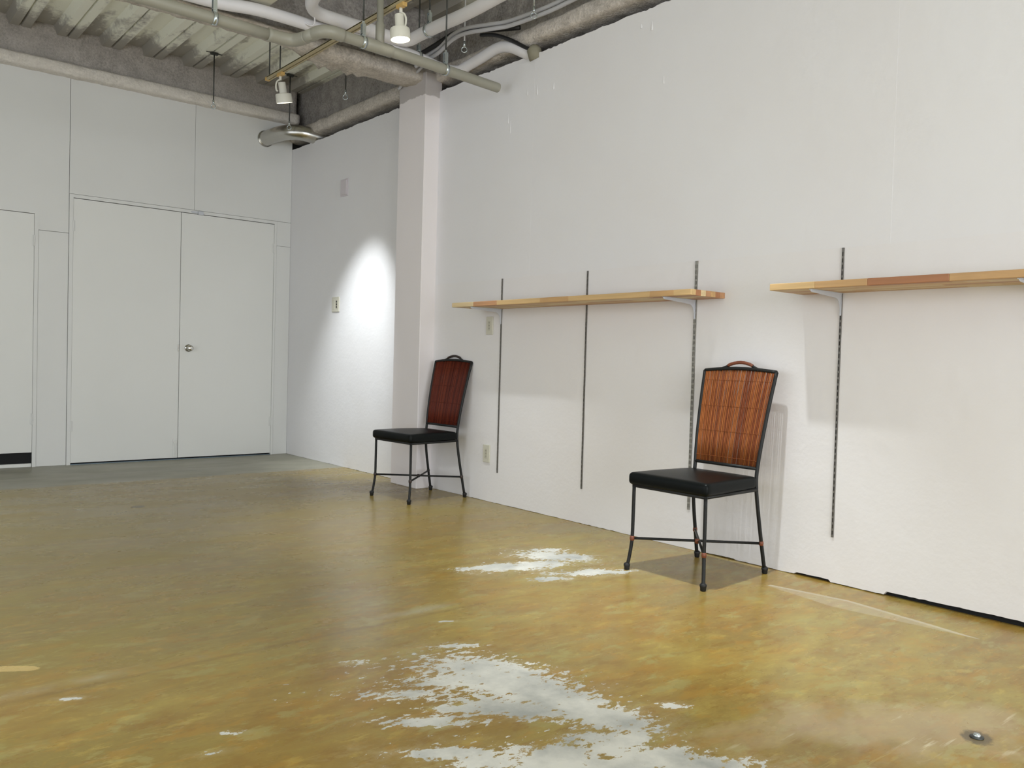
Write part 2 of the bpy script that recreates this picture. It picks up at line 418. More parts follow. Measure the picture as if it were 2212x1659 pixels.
# right wall: separate painted boards over a dark backing, ragged top and bottom edges
wr = struct(obj('wall_right', box(nb(), .026, .05, Y0, 0, 0, 2.98), M['black']), 'white painted board wall with ragged top edge')
def ragged_board(name, y0, y1, z0, z1, xface, mat, parent, rag_top=False, rag_bot=False, step=.012):
    bm = nb(); n = max(2, int(abs(y1-y0)/step)); fr = []; bk = []
    for i in range(n+1):
        y = y0+(y1-y0)*i/n
        zt = z1; zb = z0
        if rag_top: zt += nz((y*9, 1.3, 0), 1, .009)+nz((y*37, 4.1, 0), 1, .005)
        if rag_bot:
            gap = max(.002, min(.026, .003+(-y-5.15)*.016))
            k_ = 1 if y < -6.15 or nz((y*7, 7.7, 0), 1, 1) > -.05 else .25
            zb = gap*k_+nz((y*41, 2.7, 0), 1, .0025)
            zb = max(.001, zb)
        fr.append((bm.verts.new((xface, y, zb)), bm.verts.new((xface, y, zt))))
        bk.append((bm.verts.new((.025, y, zb)), bm.verts.new((.025, y, zt))))
    for i in range(n):
        a, b, c, d = fr[i], fr[i+1], bk[i], bk[i+1]
        bm.faces.new((a[0], b[0], b[1], a[1])); bm.faces.new((c[0], c[1], d[1], d[0]))
        bm.faces.new((a[1], b[1], d[1], c[1])); bm.faces.new((a[0], c[0], d[0], b[0]))
    for q in (0, n):
        a, c = fr[q], bk[q]; bm.faces.new((a[0], a[1], c[1], c[0]))
    return obj(name, bm, mat, parent)
ZT, ZM = 3.035, 1.565
ragged_board('wall_board', 0, -2.25, 0, ZT, 0.0, M['wall'], wr, True, True)
ups = [(-2.5,-3.408,.0),(-3.408,-3.67,-.0004),(-3.67,-5.70,.0),(-5.70,-6.115,-.0004),(-6.115,-8.0,.0002),(-8.0,Y0,0)]
for a, b, x in ups: ragged_board('wall_board', a, b, ZM, ZT, x, M['wall'], wr, True, False)
for a, b, x in [(-2.5,-5.09,.0006),(-5.09,-7.6,.0004),(-7.6,Y0,.0006)]: ragged_board('wall_board', a, b, 0, ZM, x, M['wall_low'], wr, False, True)
# hardened paint runs below the top edge
for y, z, L, r in ((-3.405,2.66,.07,.006),(-3.60,2.80,.05,.005),(-3.70,2.79,.07,.007),(-3.86,2.78,.05,.006),(-4.60,2.95,.03,.008),(-4.68,2.93,.06,.007),(-5.11,2.99,.03,.007),(-4.78,2.60,.05,.004),(-3.43,2.60,.10,.005)):
    bm = nb(); lathe(bm, [(.0001,-L/2),(r*.9,-L*.38),(r,-L*.22),(r*.55,.05*L),(r*.35,L*.3),(.0001,L/2)], 8, Matrix.Translation((0,y,z)) @ Matrix.Diagonal((.6,1,1,1)))
    obj('paint_run', bm, M['wall'], wr, True)

# outer shell
struct(obj('wall_outer', box(nb(), .40, .45, Y0, .3, 0, 3.75), M['fuzz_dark']))
struct(obj('wall_rear', box(nb(), X0, .45, .25, .3, 0, 3.75), M['dark']))
struct(obj('wall_void', box(nb(), .001, .40, .024, .06, 0, 3.2), M['dark']))
bm = nb(); box(bm, X0-.1, X0, -2.0, .1, 0, 3.75); box(bm, X0-.1, X0, Y0, -8.4, 0, 3.75); box(bm, X0-.1, X0, -8.4, -2.0, 0, .3); box(bm, X0-.1, X0, -8.4, -2.0, 2.6, 3.75)
struct(obj('wall_left', bm, M['back']))
w2 = struct(empty('added_window', (X0-.05, -5.2, .3)), 'added wide side window opening for fill light')  # unseen window, put in to go with the side fill
bm = nb(); box(bm, -.03, .03, -3.2, 3.2, 0, .05); box(bm, -.03, .03, -3.2, 3.2, 2.25, 2.3)
for y in (-3.175, -1.05, 1.05, 3.175): box(bm, -.03, .03, y-.025, y+.025, .05, 2.25)
obj('window_frame', bm, M['rod'], w2)
wf = struct(obj('wall_front', nb(), M['back']))
bm = nb(); box(bm, X0, .4, Y0-.1, Y0, 2.9, 3.75); box(bm, X0, -5.3, Y0-.1, Y0, 0, 2.9); box(bm, -.5, .4, Y0-.1, Y0, 0, 2.9); box(bm, -5.3, -.5, Y0-.1, Y0, 0, .2)
bm.to_mesh(wf.data); bm.free(); wf.data.materials.clear(); wf.data.materials.append(M['back'])
win = struct(empty('window_1', (-2.9, Y0-.05, .2)), 'wide shopfront window opening')
bm = nb(); box(bm, -2.4, 2.4, -.03, .03, 0, .05); box(bm, -2.4, 2.4, -.03, .03, 2.65, 2.7)
for x in (-2.375, -.8, .8, 2.375): box(bm, x-.025, x+.025, -.03, .03, .05, 2.65)
obj('window_frame', bm, M['rod'], win)

# back wall: boards over a dark backing
wb = struct(obj('wall_back', box(nb(), X0, 0, .024, .06, 0, 3.32), M['black']), 'white board wall with flush doors')
G = .0013
def board(x0, x1, z0, z1, y=0.):
    return obj('wall_board', box(nb(), x0+G, x1-G, y, .022, z0+G, z1-G), M['back'], wb)
WT = 3.33
bm = nb(); prism(bm, [(-4.0,2.135),(-2.232,2.135),(-2.232,1.978),(-2.005-G,1.978),(-2.005-G,WT),(-4.0,WT)], 1, 0, .022); obj('wall_board', bm, M['back'], wb)
board(-2.232, -2.005, 0, 1.976)
board(-2.004, -.957, 2.312, WT, -.001); board(-.957, 0, 2.312, WT)
board(-.148, 0, 2.07, 2.312); board(-.148, 0, 0, 2.07, -.0005)
board(X0, -4.0, 0, WT); board(-4.0, -3.12, 0, 2.135)

def hinge(x, z, parent, h=.09):
    bm = nb(); tube(bm, [(x,-.006,z-h/2),(x,-.006,z+h/2)], .007, 8); box(bm, x-.016, x+.016, -.004, .0, z-h/2, z+h/2)
    return obj('hinge', bm, M['back'], parent)
# double door
d1 = struct(empty('door_1', (0,0,0)), 'white flush double door with a steel knob')
bm = nb(); box(bm, -2.003, -1.972, -.006, .02, 0, 2.310); box(bm, -.172, -.150, -.006, .02, 0, 2.310); box(bm, -1.972, -.172, -.006, .02, 2.281, 2.310)
obj('door_frame', bm, M['back'], d1)
l1 = obj('door_leaf', box(nb(), -1.9705, -1.0745, -.003, .018, .016, 2.276, .001, 1), M['door'], d1)
l2 = obj('door_leaf', box(nb(), -1.0695, -.1735, -.001, .018, .016, 2.276, .001, 1), M['door'], d1)
obj('threshold', box(nb(), -1.97, -.174, -.012, .02, 0, .006), pmat('steel_threshold', (112,128,140), .4, .6), d1)
for x in (-1.969, -.1755):
    for z in (2.043, .331): hinge(x, z, d1)
k = obj('door_knob', lathe(nb(), [(.0001,-.07),(.018,-.069),(.027,-.062),(.029,-.052),(.025,-.04),(.013,-.034),(.012,-.012),(.033,-.009),(.036,-.003),(.036,0)], 24, Matrix.Translation((-.989,0,1.032)) @ Matrix.Rotation(-PI/2, 4, 'X')), M['chrome'], d1, True)
k.data.transform(Matrix.Translation((-.989,0,1.032)) @ Matrix.Rotation(PI, 4, 'Z') @ Matrix.Translation((.989,0,-1.032))) if max(v.co.y for v in k.data.vertices) > .01 else None
obj('strike_plate', box(nb(), -1.088, -1.076, -.006, 0, 1.0, 1.06), M['chrome'], d1)
bm = nb(); box(bm, -1.118, -1.082, -.010, -.002, .03, .19, .002); tube(bm, [(-1.100,-.014,.04),(-1.100,-.014,.18)], .006, 8); box(bm, -1.116,-1.084,-.02,-.008,.15,.165)
obj('floor_bolt', bm, M['door'], d1)
bm = nb(); box(bm, -.925, -.878, -.03, -.002, 2.272, 2.306, .004); box(bm, -.985, -.925, -.012, -.002, 2.284, 2.300, .002)
obj('top_catch', bm, M['bracket'], d1)
# single door at the left edge
d2 = struct(empty('door_2', (0,0,0)), 'white flush single door with a black gap at its foot')
bm = nb(); box(bm, -2.262, -2.233, -.006, .02, 0, 2.135); box(bm, -3.12, -3.09, -.006, .02, 0, 2.135); box(bm, -3.09, -2.262, -.006, .02, 2.108, 2.135)
obj('door_frame', bm, M['back'], d2)
obj('door_leaf', box(nb(), -3.085, -2.2635, -.002, .018, .122, 2.104, .001, 1), M['door'], d2)
obj('bottom_rail', box(nb(), -3.085, -2.2665, -.004, .018, .002, .030), M['door'], d2)
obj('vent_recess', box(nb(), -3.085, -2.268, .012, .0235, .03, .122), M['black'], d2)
for z in (1.884, .402): hinge(-2.2635, z, d2)

# column against the right wall
cm = nb(); box(cm, -.13, .02, -2.57, -2.2, 0, 3.16, .004, 1)
tag(obj('column', cm, M['column']), 'white square column against the wall with an unpainted grey top', 'column')

# ceiling: folded steel deck sheets
ce = struct(obj('ceiling', box(nb(), X0, .40, Y0, .3, 3.70, 3.75), M['dark']), 'folded steel deck ceiling with sprayed fireproofing')
P_ = .3445
prof = [(-P_/2,.065),(-.102,.065),(-.074,0),(-.009,0),(-.006,.022),(.006,.022),(.009,0),(.074,0),(.102,.065),(P_/2,.065)]
bm = nb(); ra = []; rb = []
for x, z in prof: ra.append(bm.verts.new((x, -.03, z))); rb.append(bm.verts.new((x, Y0, z)))
for i in range(len(prof)-1): bm.faces.new((ra[i], ra[i+1], rb[i+1], rb[i]))
dk0 = obj('deck_sheet', bm, M['deck'], ce); dk0.location = (-.667, 0, ZC)
for i in range(-2, 15):
    if i == 0: continue
    o = dk0.copy(); COL.objects.link(o); o.location = (-.667-i*P_, 0, ZC)

# sprayed beams
def lumpy(name, prof, axis, a, b, mat, parent, seg=.035, amp=.010, fr=11, sub=.03, drips=None):
    """closed profile in the two other axes, extruded along axis with a rough coat"""
    pp = []
    for i in range(len(prof)):
        p, q = Vector(prof[i]), Vector(prof[(i+1)%len(prof)]); k = max(1, int((q-p).length/sub))
        for j in range(k): pp.append(p+(q-p)*j/k)
    cx = sum((p for p in pp), Vector((0,0)))/len(pp)
    n = max(2, int(abs(b-a)/seg)); bm = nb(); rings = []
    oth = [i for i in range(3) if i != axis]
    for i in range(n+1):
        t = a+(b-a)*i/n; ring = []
        for p in pp:
            d = (p-cx).normalized(); c = [0,0,0]; c[axis] = t; c[oth[0]] = p.x; c[oth[1]] = p.y
            k = noise.noise(Vector(c)*fr)*amp+noise.noise(Vector(c)*fr*3.1)*amp*.6
            c[oth[0]] += d.x*k; c[oth[1]] += d.y*k
            if drips: c = drips(c)
            ring.append(bm.verts.new(c))
        rings.append(ring)
    m = len(pp)
    for i in range(n):
        for j in range(m): bm.faces.new((rings[i][j], rings[i][(j+1)%m], rings[i+1][(j+1)%m], rings[i+1][j]))
    bm.faces.new(rings[0][::-1]); bm.faces.new(rings[-1])
    return obj(name, bm, mat, parent, True)
b1 = tag(empty('ceiling_beam', (-2.7,0,3.3)), 'grey sprayed beam along the top of the door wall', 'beam', 'sprayed ceiling beams')
def unpar(o, p): o.matrix_parent_inverse = Matrix.Translation(p.location).inverted()
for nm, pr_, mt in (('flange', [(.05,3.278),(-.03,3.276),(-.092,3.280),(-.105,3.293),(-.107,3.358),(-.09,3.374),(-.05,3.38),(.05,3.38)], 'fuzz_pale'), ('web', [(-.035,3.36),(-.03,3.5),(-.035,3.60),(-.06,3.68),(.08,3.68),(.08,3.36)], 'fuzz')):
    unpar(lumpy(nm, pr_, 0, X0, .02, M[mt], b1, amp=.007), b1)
b2 = tag(empty('ceiling_beam', (.1,-5,3.1)), 'grey sprayed beam running above the long shelf wall', 'beam', 'sprayed ceiling beams')
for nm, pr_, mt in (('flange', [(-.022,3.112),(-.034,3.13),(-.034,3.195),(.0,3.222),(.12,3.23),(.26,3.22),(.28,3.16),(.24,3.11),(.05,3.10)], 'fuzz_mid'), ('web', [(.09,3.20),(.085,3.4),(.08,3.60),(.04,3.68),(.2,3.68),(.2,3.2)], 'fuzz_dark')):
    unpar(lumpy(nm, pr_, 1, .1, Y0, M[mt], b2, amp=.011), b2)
b3 = tag(empty('ceiling_beam', (-2.7,-2.4,3.1)), 'lumpy sprayed cross beam resting on the white column', 'beam', 'sprayed ceiling beams')
def drip(c):
    if c[2] < 3.16:
        k = min(1, max(0, (-.92-c[0])/.22)); c[2] += .058*k*k*(3-2*k)*min(1, (3.17-c[2])/.06)
    if c[2] < 3.13 and c[1] > -2.36 and -1.05 < c[0] < -.5:
        k = max(0, noise.noise(Vector((c[0]*22, 3.3, c[1]*9)))+.3)*max(0, 1-abs(c[0]+.74)/.34)
        c[2] -= .05*k; c[1] += .035*k
    return c
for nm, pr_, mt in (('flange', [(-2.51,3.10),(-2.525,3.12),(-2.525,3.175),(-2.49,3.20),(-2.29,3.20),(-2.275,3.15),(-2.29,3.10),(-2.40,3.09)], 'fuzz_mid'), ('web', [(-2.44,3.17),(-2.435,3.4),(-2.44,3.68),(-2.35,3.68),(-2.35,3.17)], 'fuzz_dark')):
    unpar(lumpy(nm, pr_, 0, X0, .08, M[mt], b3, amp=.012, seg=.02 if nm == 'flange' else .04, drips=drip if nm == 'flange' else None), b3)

# ------------------------------------------------------------------ chairs
def make_chair(name, label, loc, rz, canes, bind, wrap, seed):
    rnd = random.Random(seed)
    t = tag(empty(name, loc, rz), label, 'chair', 'iron and cane dining chairs')
    hb = lambda z: .184+(z-.50)*(.028/.48)                      # half width of the back
    bx = lambda z: .190+.095*max(0, (z-.48)/.50)**1.35           # lean of the back
    for s in (1, -1):
        # front legs
        p = smooth_path([(-.238,s*.212,.415),(-.238,s*.213,.25),(-.239,s*.214,.155),(-.245,s*.220,.08),(-.255,s*.2275,.012)], 4)
        obj('leg', tube(nb(), p, .0085, 8), M['iron'], t, True)
        # rear leg running up into the upright
        p = smooth_path([(.256,s*.203,.012),(.228,s*.198,.15),(.20,s*.193,.30),(.187,s*.186,.42),(bx(.50),s*.184,.50),(bx(.62),s*hb(.62),.62),(bx(.75),s*hb(.75),.75),(bx(.87),s*hb(.87),.87),(bx(.978),s*hb(.978),.978)], 4)
        obj('rear_leg', tube(nb(), p, .0092, 8), M['iron'], t, True)
        for fx, fy in ((-.2555, .2277), (.257, .2031)):
            obj('foot_cap', lathe(nb(), [(.011,0),(.013,.003),(.014,.016),(.016,.021),(.016,.028),(.011,.034)], 12, Matrix.Translation((fx,s*fy,0))), M['rubber'], t, True)
    # seat frame
    q = [(-.238,.212,.412),(-.238,-.212,.412),(.187,-.189,.412),(.187,.189,.412)]
    bm = nb()
    for i in range(4): tube(bm, [q[i], q[(i+1)%4]], .0085, 8)
    obj('seat_frame', bm, M['iron'], t, True)
    # cushion
    bm = nb(); nx, ny = 12, 12
    def cush(u, v, top):
        x = -.262+u*(.178+.262); hw = .236+(.198-.236)*u
        y = (v*2-1)*hw; e = min(u, 1-u, v, 1-v)
        dome = .011*(1-(2*u-1)**2)*(1-(2*v-1)**2)**.6
        return (x, y, (.477+dome) if top else .417)
    def grid(top):
        return [[bm.verts.new(cush(i/nx, j/ny, top)) for j in range(ny+1)] for i in range(nx+1)]
    A, B = grid(True), grid(False)
    for i in range(nx):
        for j in range(ny):
            bm.faces.new((A[i][j],A[i+1][j],A[i+1][j+1],A[i][j+1])); bm.faces.new((B[i][j],B[i][j+1],B[i+1][j+1],B[i+1][j]))
    for i in range(nx):
        bm.faces.new((A[i][0],B[i][0],B[i+1][0],A[i+1][0])); bm.faces.new((A[i][ny],A[i+1][ny],B[i+1][ny],B[i][ny]))
    for j in range(ny):
        bm.faces.new((A[0][j],A[0][j+1],B[0][j+1],B[0][j])); bm.faces.new((A[nx][j],B[nx][j],B[nx][j+1],A[nx][j+1]))
    seat = obj('seat', bm, M['vinyl'], t, True)
    bv = seat.modifiers.new('round', 'BEVEL'); bv.width = .019; bv.segments = 4; bv.limit_method = 'ANGLE'; bv.angle_limit = math.radians(50)
    obj('seat_base', prism(nb(), [(-.245,.218),(-.245,-.218),(.185,-.19),(.185,.19)], 2, .406, .422), M['rubber'], t)
    # back rails
    arch = lambda v: .978+.013*(1-(v)**2)
    p = [(bx(.98)+.0*abs(v), v*hb(.98), arch(v)) for v in [i/8-1 for i in range(17)]]
    obj('top_rail', tube(nb(), p, .009, 8), M['iron'], t, True)
    obj('lower_rail', tube(nb(), [(bx(.512),-hb(.512),.512),(bx(.512),hb(.512),.512)], .0085, 8), M['iron'], t, True)
    # handle: iron ears and a wrapped grip
    hp = smooth_path([(bx(.98),.115,.984),(bx(.98)+.003,.088,.996),(bx(.98)+.006,.055,1.013),(bx(.98)+.008,0,1.022),(bx(.98)+.006,-.055,1.013),(bx(.98)+.003,-.088,.996),(bx(.98),-.115,.984)], 6)
    h = obj('handle', tube(nb(), hp, [.0065+.0035*max(0, 1-min(i, len(hp)-1-i)/9) for i in range(len(hp))], 8), M['iron'], t, True)
    L = [hp[i] for i in range(9, len(hp)-9)]
    obj('handle_wrap', tube(nb(), L, [(.0088 if i % 2 else .0082) for i in range(len(L))], 8), wrap, h, True)
    # cane slats
    nS = 42
    for i in range(nS):
        v = -1+2*(i+.5)/nS; vv = v*.972
        jit = rnd.uniform(-.0012, .0012); zs = [.520, .63, .75, .87, arch(v)-.006+rnd.uniform(-.002,.001)]
        bow = .003*(1-v*v)
        pts = [(bx(z)-.001+bow+rnd.uniform(-.0008,.0008), vv*hb(z)+jit, z) for z in zs]
        obj('cane_slat', tube(nb(), pts, rnd.uniform(.0036,.0043), 6), canes[rnd.choice((0,0,1,2,2,3) if v > -.2 else (0,1,1,2,3,3))], t, True)
    for z in (.548, .675, .80, .93):
        pts = []
        for i in range(nS*2+1):
            v = -1+2*i/(nS*2)
            pts.append((bx(z)+.003*(1-v*v)-.001-.0046*(1 if i % 2 else .45), v*hb(z)*.99, z+.0005*(1 if i % 4 < 2 else -1)))
        obj('binding_cord', tube(nb(), pts, .0013, 5), canes[1], t, True)
    # crossed stretchers
    a = (-.239,.214,.155); b = (-.239,-.214,.155); c = (.227,-.198,.150); d = (.227,.198,.150)
    obj('stretcher', tube(nb(), [a, c], .0065, 8), M['iron'], t, True)
    obj('stretcher', tube(nb(), [b, d], .0065, 8), M['iron'], t, True)
    for q in (a, b, c, d, (-.012,0,.1525)):
        bm = nb(); lathe(bm, [(.009,-.011),(.0112,-.008),(.0112,-.003),(.0122,0),(.0112,.003),(.0112,.008),(.009,.011)], 10, Matrix.Translation(q))
        obj('joint_wrap', bm, bind, t, True)
    return t
make_chair('dining_chair', 'black iron chair with amber cane back and brown wrapped handle, between the two shelves', (-.370,-5.411,0), 0, M['cane'], M['rattan'], M['rattan'], 3)
make_chair('dining_chair', 'black iron chair with dark mahogany cane back standing beside the column', (-.303,-2.876,0), math.radians(3), M['mahog'], M['rattan_dark'], M['rattan_dark'], 8)

# ------------------------------------------------------------------ shelves, standards, brackets
def standard(y, label, double):
    z0, z1 = .2155, 1.5645; wd = .0170 if double else .0098
    t = tag(empty('shelf_standard', (0,y,z0)), label, 'shelf standard', 'slotted shelf standards on the wall')
    H = z1-z0; pitch_ = .0295; n = int((H-.03)/pitch_); cols = ((-.008,),) if False else ((-.0042,.0042) if double else (0.,))
    sw = .0034 if double else .0044
    bm = nb(); xs = [-wd/2]
    for c in cols: xs += [c-sw/2, c+sw/2]
    xs.append(wd/2)
    for i in range(0, len(xs), 2): box(bm, -.006, .002, xs[i], xs[i+1], 0, H)
    for c in cols:
        for k in range(n+1):
            za = .012+k*pitch_+.019-pitch_; zb = .012+k*pitch_
            box(bm, -.006, .002, c-sw/2, c+sw/2, max(0,za), max(.001,zb))
        box(bm, -.006, .002, c-sw/2, c+sw/2, .012+n*pitch_+.019, H)
    obj('slotted_channel', bm, M['steel_std'] if double else M['steel_single'], t)
    obj('slot_shade', box(nb(), -.0015, .0015, -wd/2+.001, wd/2-.001, .01, H-.01), M['black'], t)  # black strip standing in for the shade inside the slots
    return t
SY = [-3.392, -4.226, -5.057, -5.896, -6.735]
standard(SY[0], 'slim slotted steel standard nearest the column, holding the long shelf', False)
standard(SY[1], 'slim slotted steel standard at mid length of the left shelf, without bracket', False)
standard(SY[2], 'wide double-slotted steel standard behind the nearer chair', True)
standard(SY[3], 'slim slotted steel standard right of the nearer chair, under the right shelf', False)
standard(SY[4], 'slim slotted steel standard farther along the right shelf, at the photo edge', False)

def bracket(y, label):
    t = tag(empty('shelf_bracket', (0,y,1.28)), label, 'bracket', 'white shelf brackets')
    poly = [(-.007,.073),(-.270,.073),(-.270,.066)]
    for i in range(13):
        a = i/12; x = -.262+a*.20
        poly.append((x, .062-.012*a))
    for i in range(1, 9):
        a = i/8*PI/2; poly.append((-.062+.048*math.sin(a), .050-.056*(1-math.cos(a))))
    poly += [(-.014,-.02),(-.007,-.02)]
    bm = nb(); prism(bm, poly, 1, -.0012, .0012)
    obj('arm', bm, M['bracket'], t)
    obj('top_flange', box(nb(), -.270, -.007, -.007, .007, .0715, .0745), M['bracket'], t)
    obj('hook_plate', box(nb(), -.010, -.0062, -.004, .004, -.03, .072), M['bracket'], t)
    return t
bracket(SY[0], 'white curved bracket under the left end of the long left shelf')
bracket(SY[2], 'white curved bracket under the right end of the left shelf, behind the nearer chair')
bracket(SY[3], 'white curved bracket under the left end of the right shelf')
bracket(SY[4], 'white curved bracket under the right shelf at the photo edge')

def shelf(y0, y1, label, front, seed):
    """laminated board; front: list of (y end, tint) for the row at the front edge"""
    rnd = random.Random(seed)
    t = tag(empty('wall_shelf', (-.14, (y0+y1)/2, 1.3552)), label, 'shelf', 'laminated pine wall shelves')
    cx, cy, cz = t.location; rows = 7; wd = .28/rows; tints = list(M['pine'])
    for r in range(rows):
        xa = -.28+r*wd; segs = []
        if r == 0:
            segs = front
        else:
            y = y0-rnd.uniform(.1,.45)
            while y > y1: segs.append((y, rnd.choice(('pale','pale','yellow','tan','rose') if r < 6 else ('pale','tan','rose')))); y -= rnd.uniform(.3,.62)
            segs.append((y1, ('rose','brown','pale','rose','tan','brown','rose')[r]))
        a = y0
        for ye, tint in segs:
            b = max(ye, y1)
            if a-b > .002:
                obj('stave', box(nb(), xa-cx, xa+wd-cx, b-cy, a-cy, 0, .030, .0008 if r else .0022, 1), M['pine'][tint], t)
            a = b
    return t
shelf(-3.187, -5.244, 'long pine laminated shelf on the left, above both chairs and two sockets', [(-3.43,'pale'),(-3.68,'rose'),(-4.10,'yellow'),(-4.35,'tan'),(-4.97,'yellow'),(-5.13,'tan'),(-5.244,'yellow')], 5)
shelf(-5.694, -7.55, 'pine laminated shelf on the right with a red-brown stave, cut by the photo edge', [(-5.92,'yellow'),(-6.16,'tan'),(-6.49,'brown'),(-7.1,'tan'),(-7.55,'yellow')], 6)

# ------------------------------------------------------------------ plates on the wall
def plate(name, y, z, wd, ht, label, cat, kind):
    t = tag(empty(name, (0,y,z)), label, cat)
    obj('cover', box(nb(), -.009, .001, -wd/2, wd/2, -ht/2, ht/2, .003, 2), M['blank'] if kind == 'blank' else M['plate'], t)
    if kind == 'outlet':
        obj('insert', box(nb(), -.011, -.008, -.014, .014, -.033, .033, .001, 1), M['plate_in'], t)
        for dz in (-.02, 0, .02):
            bm = nb(); box(bm, -.0115, -.0105, -.006, -.004, dz-.004, dz+.004); box(bm, -.0115, -.0105, .004, .006, dz-.004, dz+.004)
            obj('socket', bm, M['plate_dark'], t)
    elif kind == 'switch':
        obj('insert', box(nb(), -.011, -.008, -.047, -.013, -.036, .036, .001, 1), M['plate_in'], t)
        for dz in (-.024, 0, .024):
            obj('switch_key', box(nb(), -.0135, -.0105, -.040, -.020, dz-.0085, dz+.0085, .002, 1), M['plate_dark'] if dz <= 0.03 else M['plate_in'], t)
        obj('blank_half', box(nb(), -.0105, -.008, .006, .052, -.045, .045, .001, 1), M['plate'], t)
    else:
        obj('rim', box(nb(), -.016, -.008, -wd/2+.012, wd/2-.012, -ht/2+.012, ht/2-.012, .004, 2), M['blank'], t)
    return t
plate('wall_outlet', -3.266, 1.2415, .074, .128, 'beige wall socket just below the left end of the long shelf', 'socket', 'outlet')
plate('wall_outlet', -3.268, .338, .074, .124, 'beige wall socket low on the wall near the floor', 'socket', 'outlet')
plate('light_switch', -.983, 1.467, .135, .135, 'beige light switch plate on the wall beside the double door', 'switch', 'switch')
plate('blank_cover', -1.10, 2.51, .13, .155, 'white blank cover box high on the wall left of the column', 'cover plate', 'blank')

# ------------------------------------------------------------------ overhead services
# grey drain pipe with jog
dp = tag(empty('drain_pipe', (-1.42,-3.48,2.85)), 'grey plastic drain pipe crossing overhead with an open end', 'pipe')
def at(o, parent): o.matrix_parent_inverse = Matrix.Translation(parent.location).inverted(); return o
R_ = .032; zp = 2.85
main = smooth_path([(-2.95,-3.215,zp),(-2.3,-3.215,zp),(-1.62,-3.205,zp)], 3)
at(obj('straight_pipe', tube(nb(), main, R_, 16), M['pvc'], dp, True), dp)
at(obj('elbow', tube(nb(), smooth_path([(-1.65,-3.205,zp),(-1.56,-3.205,zp),(-1.50,-3.225,zp),(-1.475,-3.28,zp),(-1.465,-3.33,zp)], 5), R_*1.16, 16), M['pvc'], dp, True), dp)
at(obj('straight_pipe', tube(nb(), [(-1.47,-3.29,zp),(-1.455,-3.41,zp)], R_*1.13, 16), M['pvc'], dp, True), dp)
at(obj('elbow', tube(nb(), smooth_path([(-1.457,-3.37,zp),(-1.45,-3.43,zp),(-1.43,-3.475,zp),(-1.385,-3.495,zp),(-1.32,-3.492,zp)], 5), R_*1.16, 16), M['pvc'], dp, True), dp)
bm = nb(); tube(bm, [(-1.34,-3.492,zp),(-.7,-3.455,zp),(-.098,-3.402,zp)], R_, 18, cap=False); tube(bm, [(-.098,-3.402,zp),(-.7,-3.455,zp)], R_*.9, 18, cap=False)
at(obj('straight_pipe', bm, M['pvc'], dp, True), dp)
at(obj('tee', tube(nb(), [(-1.17,-3.484,zp),(-1.165,-3.484,zp),(-.985,-3.474,zp),(-.98,-3.474,zp)], [R_, R_*1.16, R_*1.16, R_], 16), M['pvc'], dp, True), dp)
at(obj('riser', tube(nb(), [(-1.068,-3.48,zp),(-1.068,-3.48,2.99),(-1.068,-3.48,2.995),(-1.078,-3.485,3.35)], [.027,.027,.021,.021], 14), M['pvc'], dp, True), dp)

# insulated hoses
h1 = tag(empty('insulated_hose', (-.7,-2.79,3.15)), 'white wrapped pipe running behind the grey drain pipe into the shelf wall', 'pipe', 'white wrapped pipes')
p = smooth_path([(-2.6,-2.66,3.16),(-1.846,-2.701,3.15),(-1.527,-2.781,3.15),(-1.119,-2.788,3.15),(-.655,-2.822,3.15),(-.36,-2.81,3.14),(-.16,-2.80,3.12),(-.065,-2.88,3.10),(-.05,-3.0,3.115),(-.05,-3.147,3.129),(-.045,-3.33,3.150),(-.03,-3.455,3.125),(.0,-3.57,3.065),(.03,-3.64,3.03)], 6)
at(obj('wrapped_pipe', tube(nb(), p, .038, 14), M['hose'], h1, True), h1)
h2 = tag(empty('insulated_hose', (-.6,-2.9,3.2)), 'white wrapped pipe bending around behind the lit spotlight', 'pipe', 'white wrapped pipes')
p = smooth_path([(-1.34,-3.35,3.24),(-1.31,-3.12,3.21),(-1.27,-2.98,3.2),(-1.177,-2.885,3.2),(-1.0,-2.872,3.2),(-.788,-2.875,3.2),(-.58,-2.889,3.19),(-.515,-2.93,3.19),(-.498,-3.05,3.2),(-.493,-3.266,3.2),(-.48,-3.6,3.2),(-.47,-4.4,3.22),(-.46,-7.0,3.22),(-.46,-12.9,3.22)], 6)
at(obj('wrapped_pipe', tube(nb(), p, .041, 14), M['hose'], h2, True), h2)
at(obj('collar', tube(nb(), [(-.81,-2.875,3.2),(-.70,-2.879,3.197)], .0425, 14), M['hose'], h2, True), h2)
o = tag(obj('tie_wire', tube(nb(), smooth_path([(-1.21,-2.90,3.17),(-1.195,-2.87,3.13),(-1.215,-2.84,3.125),(-1.26,-2.80,3.16)], 5), .005, 6), M['hose'], None, True), 'thin white wire looped between the two wrapped pipes', 'wire')
